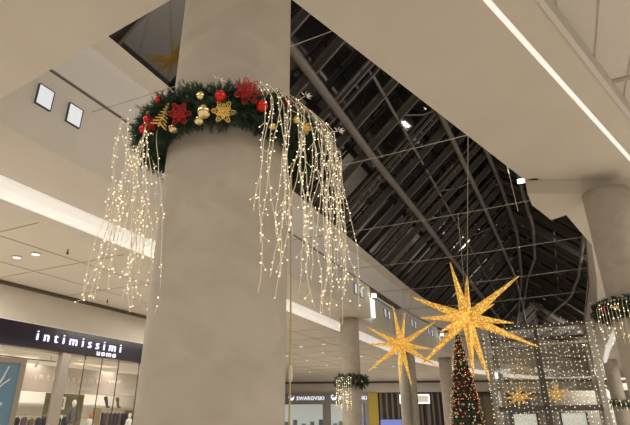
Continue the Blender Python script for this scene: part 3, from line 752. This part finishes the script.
def on_ring(px, py, extra=.0):
    r = ray(px, py).normalized(); best = None; bd = 9
    t = 2.5
    while t < 8:
        p = EYE + r * t; h = p - GC; rad = math.hypot(h.x, h.y)
        d = math.hypot(rad - GR, h.z)
        if d < GT + .03 + extra: return p
        if d < bd: bd = d; best = p
        t += .01
    return best
def bauble(px, py, rpx, m, label, grp=None, name='bauble'):
    p = on_ring(px, py); dep = (p - EYE).length * .97; r = rpx / F * dep
    o = empty(name, p, label, 'bauble', grp)
    mb = MB(); mb.sphere(p, r, 20, 14); part(mb, 'ball', m, o, smooth=True)
    mb = MB(); mb.lathe([(r * .22, r * .93), (r * .22, r * 1.12), (r * .1, r * 1.15)], 10, p); mb.tube([p + Vector((0, 0, r * 1.12)), p + Vector((.0, 0, r * 1.45))], r * .06, 5); part(mb, 'cap', 'gold', o)
for px, py, rp, m_, l in [
        (200.5, 96, 4.6, 'goldlight', 'small gold bauble at the top of the garland, left of the red bauble'),
        (204, 111.5, 7.6, 'goldlight', 'largest gold bauble, on the front of the garland left of the gold flower'),
        (199, 120, 5.4, 'goldlight', 'gold bauble tucked just below the largest gold bauble'),
        (173.5, 128, 5.2, 'goldlight', 'gold bauble at the lower edge of the garland under the glitter fir tree'),
        (220.5, 96.5, 6.2, 'red', 'round red bauble in the middle of the garland above the gold flower'),
        (262, 106, 6.4, 'red', 'round red bauble beside the falling light strands'),
        (158.5, 100, 3.6, 'red', 'small red bauble high on the left shoulder of the garland'),
        (148.5, 119, 4.8, 'red', 'upper one of two red baubles at the left end of the garland'),
        (144.5, 129, 5.0, 'red', 'lower one of two red baubles at the left end of the garland'),
        (272, 126, 4.4, 'gold', 'gold bauble behind the light strands right of the last red bauble'),
        (287.5, 103.5, 4.2, 'red', 'red bauble seen through the light strands'),
        (302, 111, 4.4, 'gold', 'upper gold bauble seen through the light strands at the right'),
        (295.5, 120, 4.4, 'gold', 'lower gold bauble seen through the light strands at the right'),
        (300, 144, 3.6, 'gold', 'small gold bauble low behind the light strands')]:
    bauble(px, py, rp, m_, l, 'ornaments on the garland')
def flower(px, py, rpx, m, n_pet, label, name='glitter_flower', two=True):
    p = on_ring(px, py, .02); dep = (p - EYE).length * .97; R = rpx / F * dep
    f = (p - GC); f.z *= .3; f = (f.normalized() * .6 + (EYE - p).normalized() * .6).normalized()
    mx = Matrix.Translation(p) @ f.to_track_quat('Z', 'Y').to_matrix().to_4x4()
    o = empty(name, p, label, 'flower ornament', 'ornaments on the garland')
    for layer in range(2 if two else 1):
        for i in range(n_pet):
            a = 2 * math.pi * (i + .5 * layer) / n_pet; rr = R * (1 - .35 * layer); zz = .012 * layer
            mb = MB(); X = Vector((math.cos(a), math.sin(a), 0)); Y = Vector((-math.sin(a), math.cos(a), 0)); Z = Vector((0, 0, 1))
            loop = [X * (rr * (.1 + .45 * (1 - math.cos(t)))) + Y * (rr * .19 * math.sin(t)) + Z * (zz + rr * .10 * (1 - math.cos(t))) for t in [2 * math.pi * q / 12 for q in range(13)]]
            mb.tube([mx @ v for v in loop], R * .045, 4, cap=False)
            mb.tube([mx @ (X * rr * .1 + Z * zz), mx @ (X * rr * .9 + Z * (zz + rr * .15))], R * .035, 4)
            for q in (.35, .6):
                for sgn in (-1, 1): mb.tube([mx @ (X * rr * q + Z * (zz + rr * .08)), mx @ (X * rr * (q + .14) + Y * sgn * rr * .15 + Z * (zz + rr * .09))], R * .03, 4)
            part(mb, 'petal', m, o)
    mb = MB(); mb.sphere(p + f * .015, R * .16, 8, 6); part(mb, 'heart', 'goldglit' if m == 'goldglit' else 'redglit', o)
flower(247.5, 92, 14, 'redglit', 7, 'openwork red glitter flower near the top of the garland')
flower(223.5, 112, 12, 'goldglit', 6, 'openwork gold glitter flower on the front of the garland')
flower(180, 114, 12, 'redglit', 6, 'openwork red glitter flower beside the gold glitter fir tree')
flower(151, 124, 8, 'redglit', 6, 'small red glitter flower at the left end of the garland')
flower(305, 128, 7, 'goldglit', 6, 'small gold flower behind the light strands')
# gold glitter fir tree ornament
p = on_ring(163.5, 115); dep = (p - EYE).length; f = (EYE - p).normalized()
mx = Matrix.Translation(p) @ f.to_track_quat('Z', 'Y').to_matrix().to_4x4() @ Matrix.Rotation(-.28, 4, 'Z')
s_ = dep / F; mb = MB()
o = empty('fir_tree_ornament', p, 'flat gold glitter fir tree ornament on the left shoulder of the garland', 'ornament', 'ornaments on the garland')
mb.tube([mx @ Vector((0, -12 * s_, .02)), mx @ Vector((0, 12 * s_, .02))], .9 * s_, 5); part(mb, 'trunk', 'goldglit', o)
mb = MB()
for i in range(7):
    y = (9 - i * 2.9) * s_; L = (1.8 + i * .95) * s_
    for sg_ in (-1, 1): mb.tube([mx @ Vector((0, y, .02)), mx @ Vector((sg_ * L, y - L * .45, .02))], .95 * s_, 5, .5 * s_)
part(mb, 'branches', 'goldglit', o)
# silver leaf picks
for px, py, lab in [(217.5, 80, 'silver leaf spray on top of the garland above the middle'), (305, 96, 'silver leaf spray sticking out on the right, upper one'), (338, 131, 'silver leaf spray sticking out on the right, lower one'), (160, 175, 'pale leaf spray low at the left edge of the column')]:
    p = on_ring(px, py) if py < 130 else ray_at(px, py, 3.95)
    o = empty('leaf_spray', p, lab, 'leaf spray', 'ornaments on the garland')
    f = (EYE - p).normalized(); mx = Matrix.Translation(p) @ f.to_track_quat('Z', 'Y').to_matrix().to_4x4()
    for i in range(5):
        a = -.7 + i * .7; mb = MB()
        d = Vector((math.cos(a), math.sin(a) * .6, .2)); e_ = Vector((-d.y, d.x, 0)) * .008
        q = [d * .01, d * .035 + e_, d * .07, d * .035 - e_]
        mb.add([mx @ v for v in q] + [mx @ (v + Vector((0, 0, .004))) for v in q], [(0, 1, 2, 3), (7, 6, 5, 4), (0, 4, 5, 1), (1, 5, 6, 2), (2, 6, 7, 3), (3, 7, 4, 0)])
        part(mb, 'leaf', 'silver', o)
    mb = MB(); mb.tube([p, p + (GC - p).normalized() * .12], .004, 4); part(mb, 'stem', 'silver', o)

# ================================================================== LIGHT STRANDS
def strand(parent, start, arch, length, wob, rng, r=.0034, br=.0062, step=.055, branch=True, wm='wire', lm='led'):
    """arch: list of points from the garland to where the strand starts to fall"""
    pts = [Vector(q) for q in arch]; p = pts[-1].copy(); drift = Vector((rng.uniform(-1, 1), rng.uniform(-1, 1), 0)) * wob
    L = 0; v = Vector((0, 0, 0))
    while L < length:
        v = v * .75 + Vector((rng.uniform(-1, 1), rng.uniform(-1, 1), 0)) * wob * .55
        p = p + Vector((0, 0, -step * 1.1)) + (v + drift * .25) * step
        L += step; pts.append(p.copy())
    mb = MB(); mb.tube(pts, r, 4)
    lb = MB()
    for i, q in enumerate(pts[1:]):
        if rng.random() < .62:
            tt = rng.random(); c = pts[i].lerp(q, tt) + Vector((rng.uniform(-1, 1), rng.uniform(-1, 1), rng.uniform(-.5, .5))) * .012
            lb.octa(c, br * rng.uniform(.65, 1.2))
        if branch and rng.random() < .12:
            e_ = q + Vector((rng.uniform(-1, 1), rng.uniform(-1, 1), rng.uniform(-1.2, -.2))) * .07
            mb.tube([q, e_], r * .8, 3); lb.octa(e_, br)
    o = part(mb, 'strand', wm, parent)
    part(lb, 'led_bulbs', lm, o)['kind'] = 'stuff'
def strand_bundle(label, specs, seed, **kw):
    rng = random.Random(seed)
    p0 = specs[0][0][0]
    o = empty('string_lights', p0, label, 'string lights')
    for arch, L, wob in specs: strand(o, arch[0], arch, L, wob, rng, **kw)
    return o
rng = random.Random(3)
specs = []
def ring_pt(adeg, rad, dz):      # angle seen from above; -90 faces the camera, 0 = right
    a = math.radians(adeg); return Vector((CX + rad * math.cos(a), CY + rad * math.sin(a), GZ + dz))
# right bundle: starts on top of the ring from the front right to the right end
for i in range(38):
    a = -62 + 76 * (i / 37) + rng.uniform(-3, 3)
    out = rng.uniform(.00, .14) + (max(0, a + 30) / 45) * .22
    r0 = GR; r1 = GR + GT * .85 + out
    arch = [ring_pt(a - 3, r0, GT * .8), ring_pt(a - 2, r0 + (r1 - r0) * .45, GT + .08), ring_pt(a, r0 + (r1 - r0) * .8, GT * .75), ring_pt(a + 1, r1, GT * .1)]
    L = rng.uniform(.75, 1.25) if i % 3 == 0 else rng.uniform(1.0, 1.55)
    specs.append((arch, L, .26))
strand_bundle('cascade of warm white light strands falling from the right side of the garland', specs, 11)
specs = []
for i in range(24):
    a = 178 + 50 * (i / 23) + rng.uniform(-3, 3)
    out = rng.uniform(-.06, .24)
    r1 = GR + GT * .7 + out
    arch = [ring_pt(a, GR, GT * .3), ring_pt(a, GR + (r1 - GR) * .6, GT * .5), ring_pt(a, r1, 0)]
    specs.append((arch, rng.uniform(.9, 1.55), .34))
strand_bundle('cascade of warm white light strands falling from the left side of the garland', specs, 12)
# power cord down the right edge of the column
cd = empty('power_cord', ring_pt(5, CR + .06, -.2), 'thin beige power cord hanging down the right edge of the foreground column', 'cord')
mb = MB(); base = ray_at(290.5, 300, 4.25)
mb.tube([Vector((base.x - .01, base.y, 4.0)), Vector((base.x, base.y, 3.2)), Vector((base.x + .005, base.y, 2.2)), Vector((base.x, base.y, 1.2)), Vector((base.x - .01, base.y, .01))], .0085, 6); part(mb, 'cable', 'cord', cd)
pz = ray_at(291, 373, 4.25).z
mb = MB(); mb.lathe([(.012, -.07), (.021, -.05), (.021, .04), (.012, .06)], 10, Vector((base.x + .003, base.y, pz))); part(mb, 'connector', 'plug', cd, 'pale plug connector')

# ================================================================== STARS
def star(centre_, dist, cpx, tips, label, wpx, name='hanging_star', cables=()):
    c = ray_at(cpx[0], cpx[1], dist); dep = (c - EYE).dot(Vector((0, math.cos(PITCH), math.sin(PITCH)))); s = dep / F
    R_ = Vector((1, 0, 0)); U_ = Vector((0, -math.sin(PITCH), math.cos(PITCH))); B_ = Vector((0, -math.cos(PITCH), -math.sin(PITCH)))
    o = empty(name, c, label, 'star', 'glittering gold stars')
    w_ = wpx * s
    mb = MB(); mb.sphere(c, w_ * .95, 12, 8); body = part(mb, 'core', 'star', o, smooth=False)
    for (x, y, dz) in tips:
        L = math.hypot(x - cpx[0], y - cpx[1])
        q = ray(x, y); q = q / q.dot(-B_); v = EYE + q * (dep - dz * L * s * .8) - c
        d = v.normalized(); a = d.cross(Vector((.1, .2, .97))).normalized(); b = d.cross(a)
        mb = MB(); vs = []; k = 6
        for f, r in ((0, .55), (.10, .98), (.55, .50), (.97, .13), (1.0, .02)):
            for t in range(k): vs.append(c + v * f + (a * math.cos(t * 2 * math.pi / k) + b * math.sin(t * 2 * math.pi / k)) * w_ * r)
        fs = [(j * k + t, j * k + (t + 1) % k, (j + 1) * k + (t + 1) % k, (j + 1) * k + t) for j in range(4) for t in range(k)] + [tuple(range(4 * k, 5 * k))]
        mb.add(vs, fs); part(mb, 'ray', 'star', o)
    for (pt) in cables:
        mb = MB(); mb.tube([c, Vector(pt)], .006 + .0003 * dist, 4); part(mb, 'suspension_wire', 'cable', o)
    return o
# two hanging stars, then two added behind the pavilion as its reflections
nodeA = P(12.6, 1.15, 8.98)
star(None, 18.3, (467, 318), [(450, 262, .2), (467, 275, -.5), (519, 276, .1), (412, 297, .1), (420, 318, .7), (514, 323, .5), (539, 347, -.1), (421, 365, .2), (474, 377, .6), (490, 382, -.3), (494, 304, -1.6), (458, 305, -1.2), (440, 332, 1.5)],
     'biggest gold star of lights hanging in front of the Christmas Christmas tree top', 5.2, cables=[P(18.15, 2.45, 8.95), nodeA + Vector((0, 0, 0))])
star(None, 28.0, (401, 345), [(393, 306, .2), (405, 313, -.4), (367, 327, .1), (368, 344, .6), (436, 321, .1), (433, 349, .5), (440, 368, -.2), (368, 371, .2), (400, 384, .6), (412, 387, -.2), (396, 338, -1.2)],
     'smaller gold star of lights hanging left of the biggest star', 3.3, cables=[P(28.8, 7.6, 8.97), P(28.8, 7.0, 8.97)])
star(None, 44.0, (519, 397), [(515, 385, .2), (520, 384, -.2), (503, 390, .1), (500, 399, .4), (536, 391, .1), (537, 399, .4), (508, 405, .3), (528, 405, -.2), (519, 410, .3)],
     'gold star added behind the glass pavilion as a reflection, left of the two', 2.0, cables=[P(41, 3.2, 8.9)])
star(None, 42.0, (557, 394), [(553, 379, .2), (558, 382, -.2), (545, 388, .1), (542, 395, .4), (571, 386, .1), (574, 398, .4), (548, 403, .3), (564, 404, -.2), (556, 406, .3)],
     'gold star added behind the glass pavilion as a reflection, right of the two', 2.0, cables=[P(40, 1.0, 8.9)])

# ================================================================== CHRISTMAS TREE
TB = at(15.6, 26.0, 0); TH_, TR = 5.6, 1.02
tr = empty('christmas_tree', TB, 'slim tall Christmas tree covered in red and gold baubles below the biggest star', 'Christmas tree')
mb = MB(); rng = random.Random(5)
mb.lathe([(TR * .72, .35), (TR * .5, 2.2), (TR * .26, 4.2), (.01, TH_)], 20, TB)
for i in range(5200):
    f = rng.random() ** .75; z = .3 + f * (TH_ - .35); R1 = TR * (1 - z / TH_) ** .8 * .92 + .02; a = rng.uniform(0, 2 * math.pi)
    er = Vector((math.cos(a), math.sin(a), 0)); p = TB + er * R1 * .78 + Vector((0, 0, z))
    needle(mb, p, er + Vector((rng.uniform(-.7, .7), rng.uniform(-.7, .7), rng.uniform(-.5, .5))), .22 * (.35 + .65 * (1 - f)), .014)
part(mb, 'foliage', 'foliage_tree', tr)
mb = MB(); mb.lathe([(.09, 0), (.08, .5)], 10, TB + Vector((0, 0, .01))); part(mb, 'trunk', 'wood', tr)
protos = {}
for i in range(190):
    z = 1.3 + (rng.random() ** 1.15) * (TH_ - 1.5); R1 = TR * (1 - z / TH_) ** .8 * .92 + .03; a = rng.uniform(-math.pi, 0) + math.radians(-5)
    kind = 'red' if rng.random() < .55 else 'gold'
    loc = TB + Vector((math.cos(a) * R1, math.sin(a) * R1, z))
    if kind not in protos:
        mb = MB(); mb.sphere((0, 0, 0), .045, 10, 7); mb.lathe([(.012, .04), (.012, .058)], 6); o = mb.build('bauble', 'red' if kind == 'red' else 'gold', None, True); protos[kind] = o
    else:
        o = protos[kind].copy(); COL.objects.link(o)
    o.location = loc
    tag(o, 'tiny %s bauble hanging on the slim Christmas tree' % kind, 'bauble', '%s baubles on the Christmas tree' % kind)
lb = MB(); mb = MB(); pts = []
for i in range(900):
    f = i / 900; z = .5 + f * (TH_ - .55); R1 = TR * (1 - z / TH_) ** .8 * .92 + .06; a = f * 2 * math.pi * 26
    p = TB + Vector((math.cos(a) * R1, math.sin(a) * R1, z)); pts.append(p)
    if rng.random() < .5: lb.octa(p + Vector((rng.uniform(-1, 1), rng.uniform(-1, 1), rng.uniform(-1, 1))) * .05, .017)
tl_ = empty('string_lights', TB + Vector((0, 0, .5)), 'chain of tiny warm lights wound round the slim Christmas tree', 'string lights')
mb.tube(pts, .004, 3); wr = part(mb, 'wire', 'frame_dark', tl_); q = part(lb, 'led_bulbs', 'led_tree', wr); q['kind'] = 'stuff'

# ================================================================== GLASS PAVILION
U0, U1, N0, N1, BZ = 29.0, 33.4, 3.25, -1.75, 6.25
pv = empty('glass_pavilion', P(29, .8, 0), 'tall glass pavilion draped with a curtain of tiny lights right of the Christmas tree', 'pavilion')
def pbox(u0, u1, n0, n1, z0, z1): 
    mb = MB(); mb.box(-max(n0, n1), -min(n0, n1), u0, u1, z0, z1, R25); return mb
def bar(a, b, w_=.16): mb = MB(); mb.beam(a, b, w_, w_, (0, 0, 1) if abs((Vector(b) - Vector(a)).z) < .5 else (1, 0, 0)); return mb
for uu in (U0, U1):
    for nn in (N0, N1): part(pbox(uu - .13, uu + .13, nn - .13, nn + .13, .01, BZ), 'corner_post', 'chrome', pv)
part(pbox(U0 - .08, U0 + .08, .85 - .14, .85 + .14, .01, BZ - .6), 'mid_post', 'darkbrown', pv, 'dark middle post')
part(pbox(U1 - .08, U1 + .08, .9 - .1, .9 + .1, .01, BZ), 'mid_post', 'steel', pv)
for z in (BZ - .12, 2.15):
    for uu in (U0, U1): part(pbox(uu - .08, uu + .08, N1, N0, z, z + .18), 'beam', 'steel', pv)
    for nn in (N0, N1): part(pbox(U0, U1, nn - .08, nn + .08, z, z + .18), 'beam', 'steel', pv)
part(pbox(U0 - .05, U0 + .05, N1, N0, BZ - 1.0, BZ - .9), 'beam', 'chrome', pv)
for i in range(4):
    a = P(U0, N1 + (N0 - N1) * i / 4, BZ - .1); b = P(U1, N1 + (N0 - N1) * (i + 1) / 4, BZ - .1); part(bar(a, b, .07), 'roof_brace', 'chrome', pv)
for (a, b, c, d) in [(U0, U0 + .03, N1, N0), (U1, U1 + .03, N1, N0), (U0, U1, N1, N1 + .03), (U0, U1, N0, N0 + .03)]: part(pbox(a, b, c, d, .02, BZ - .15), 'pane', 'glass_box', pv)
part(pbox(U0 + .1, U1 - .1, N1 + .1, N0 - .1, BZ - .05, BZ - .02), 'pane', 'glass_box', pv)
# entrance furniture inside: door leaves, brightness put in as emission
for nn, lab in ((2.2, 'left'), (-.3, 'right')):
    o = empty('glass_door', P(32.6, nn, 0), lab + ' glowing inner door leaf behind the dark middle post of the glass pavilion', 'door')
    mb = pbox(32.6, 32.66, nn - .6, nn + .6, .05, 2.0); part(mb, 'leaf', 'shop_glow', o)
    mb = pbox(32.55, 32.7, nn - .7, nn - .6, .02, 2.1); mb.box(-nn - .7, -nn - .6, 32.55, 32.7, .02, 2.1, R25); part(mb, 'frame', 'frame_dark', o)
lc = empty('light_curtain', P(U0, .8, BZ), 'net of tiny white lights draped over the glass pavilion', 'string lights')
rng = random.Random(9)
def lstrand(u, n):
    mb = MB(); lb = MB(); pts = []; z = BZ + .05 - rng.random() * .08; x = 0
    while z > .4:
        pts.append(P(u, n, z) + Vector((rng.uniform(-1, 1), rng.uniform(-1, 1), 0)) * .02)
        if rng.random() < .9: lb.octa(pts[-1] + Vector((0, 0, rng.uniform(-.06, .06))), .026 * rng.uniform(.75, 1.2))
        z -= .235
    mb.tube(pts, .003, 3); o = part(mb, 'strand', 'frame_dark', lc); part(lb, 'led_bulbs', 'led_white', o)['kind'] = 'stuff'
for i in range(26): lstrand(U0 - .17, N1 - .15 + (N0 - N1 + .3) * i / 25)
for i in range(9): lstrand(U0 + (U1 - U0) * i / 8, N1 - .2)
for i in range(9): lstrand(U0 + (U1 - U0) * i / 8, N0 + .2)
for i in range(10): lstrand(U1 + .17, N1 + (N0 - N1) * i / 9)

# ================================================================== SMALLER GARLANDS
c2 = at(3.8, 30.6, 0)
gz = ray_at(349, 381, 30.0).z
def small_garland(c, ring, thick, label, count, L, spots, seed, a0, a1, ns, slen, lab2, br=.03, wr_=.012):
    garland('garland', c, ring, thick, label, count, L, r=.012)
    r2 = random.Random(seed)
    for i, (ad, m_, cn) in enumerate(spots):
        a = math.radians(ad); p = c + Vector(((ring + thick * .7) * math.cos(a), (ring + thick * .7) * math.sin(a), -.02))
        mb = MB(); mb.sphere(p, .085, 12, 8); mb.lathe([(.02, .08), (.02, .105)], 6, p); o = mb.build('bauble', m_, None, True); centre(o, p)
        tag(o, cn, 'bauble', 'ornaments on the small garlands')
    specs = []
    for i in range(ns):
        a = math.radians(a0 + (a1 - a0) * i / max(1, ns - 1)); er = Vector((math.cos(a), math.sin(a), 0))
        specs.append(([c + er * ring + Vector((0, 0, thick * .9)), c + er * (ring + thick) + Vector((0, 0, thick * .8)), c + er * (ring + thick * 1.5)], slen * r2.uniform(.75, 1.0), .10))
    strand_bundle(lab2, specs, seed, r=wr_, br=br, step=.13, branch=False)
small_garland(Vector((c2.x, c2.y, gz)), .66, .24, 'small fir garland round the column left of the stars', 500, .3,
              [(-75, 'red', 'red bauble on the small garland of the column left of the stars, its left one'), (-45, 'gold', 'gold bauble on the small garland of the column left of the stars'), (-12, 'red', 'red bauble on the small garland of the column left of the stars, its right one')], 21, -150, -95, 9, 1.5,
              'short curtain of warm lights on the left of the small garland')
rc = Vector((7.62, 11.83, 0)); gz2 = ray_at(607, 309, 13.6).z
small_garland(Vector((rc.x, rc.y, gz2)), .68, .18, 'fir garland full of lights round the column at the right edge', 1100, .17,
              [(-175, 'red', 'red bauble at the left end of the garland on the right edge column'), (-150, 'gold', 'gold bauble on the garland of the right edge column, left one'), (-125, 'gold', 'gold bauble on the garland of the right edge column, right one')], 22, -178, -100, 16, .75,
              'curtain of warm lights hanging from the garland of the right edge column', br=.015, wr_=.005)
rc2 = at(29.6, 58, 0); gz3 = ray_at(618, 404, 58).z
small_garland(Vector((rc2.x, rc2.y, gz3)), .75, .32, 'tiny garland round the dark distant column at the lower right', 260, .3, [], 23, -170, -20, 9, .6,
              'tiny curtain of warm lights on the dark distant column at the lower right', br=.035, wr_=.012)
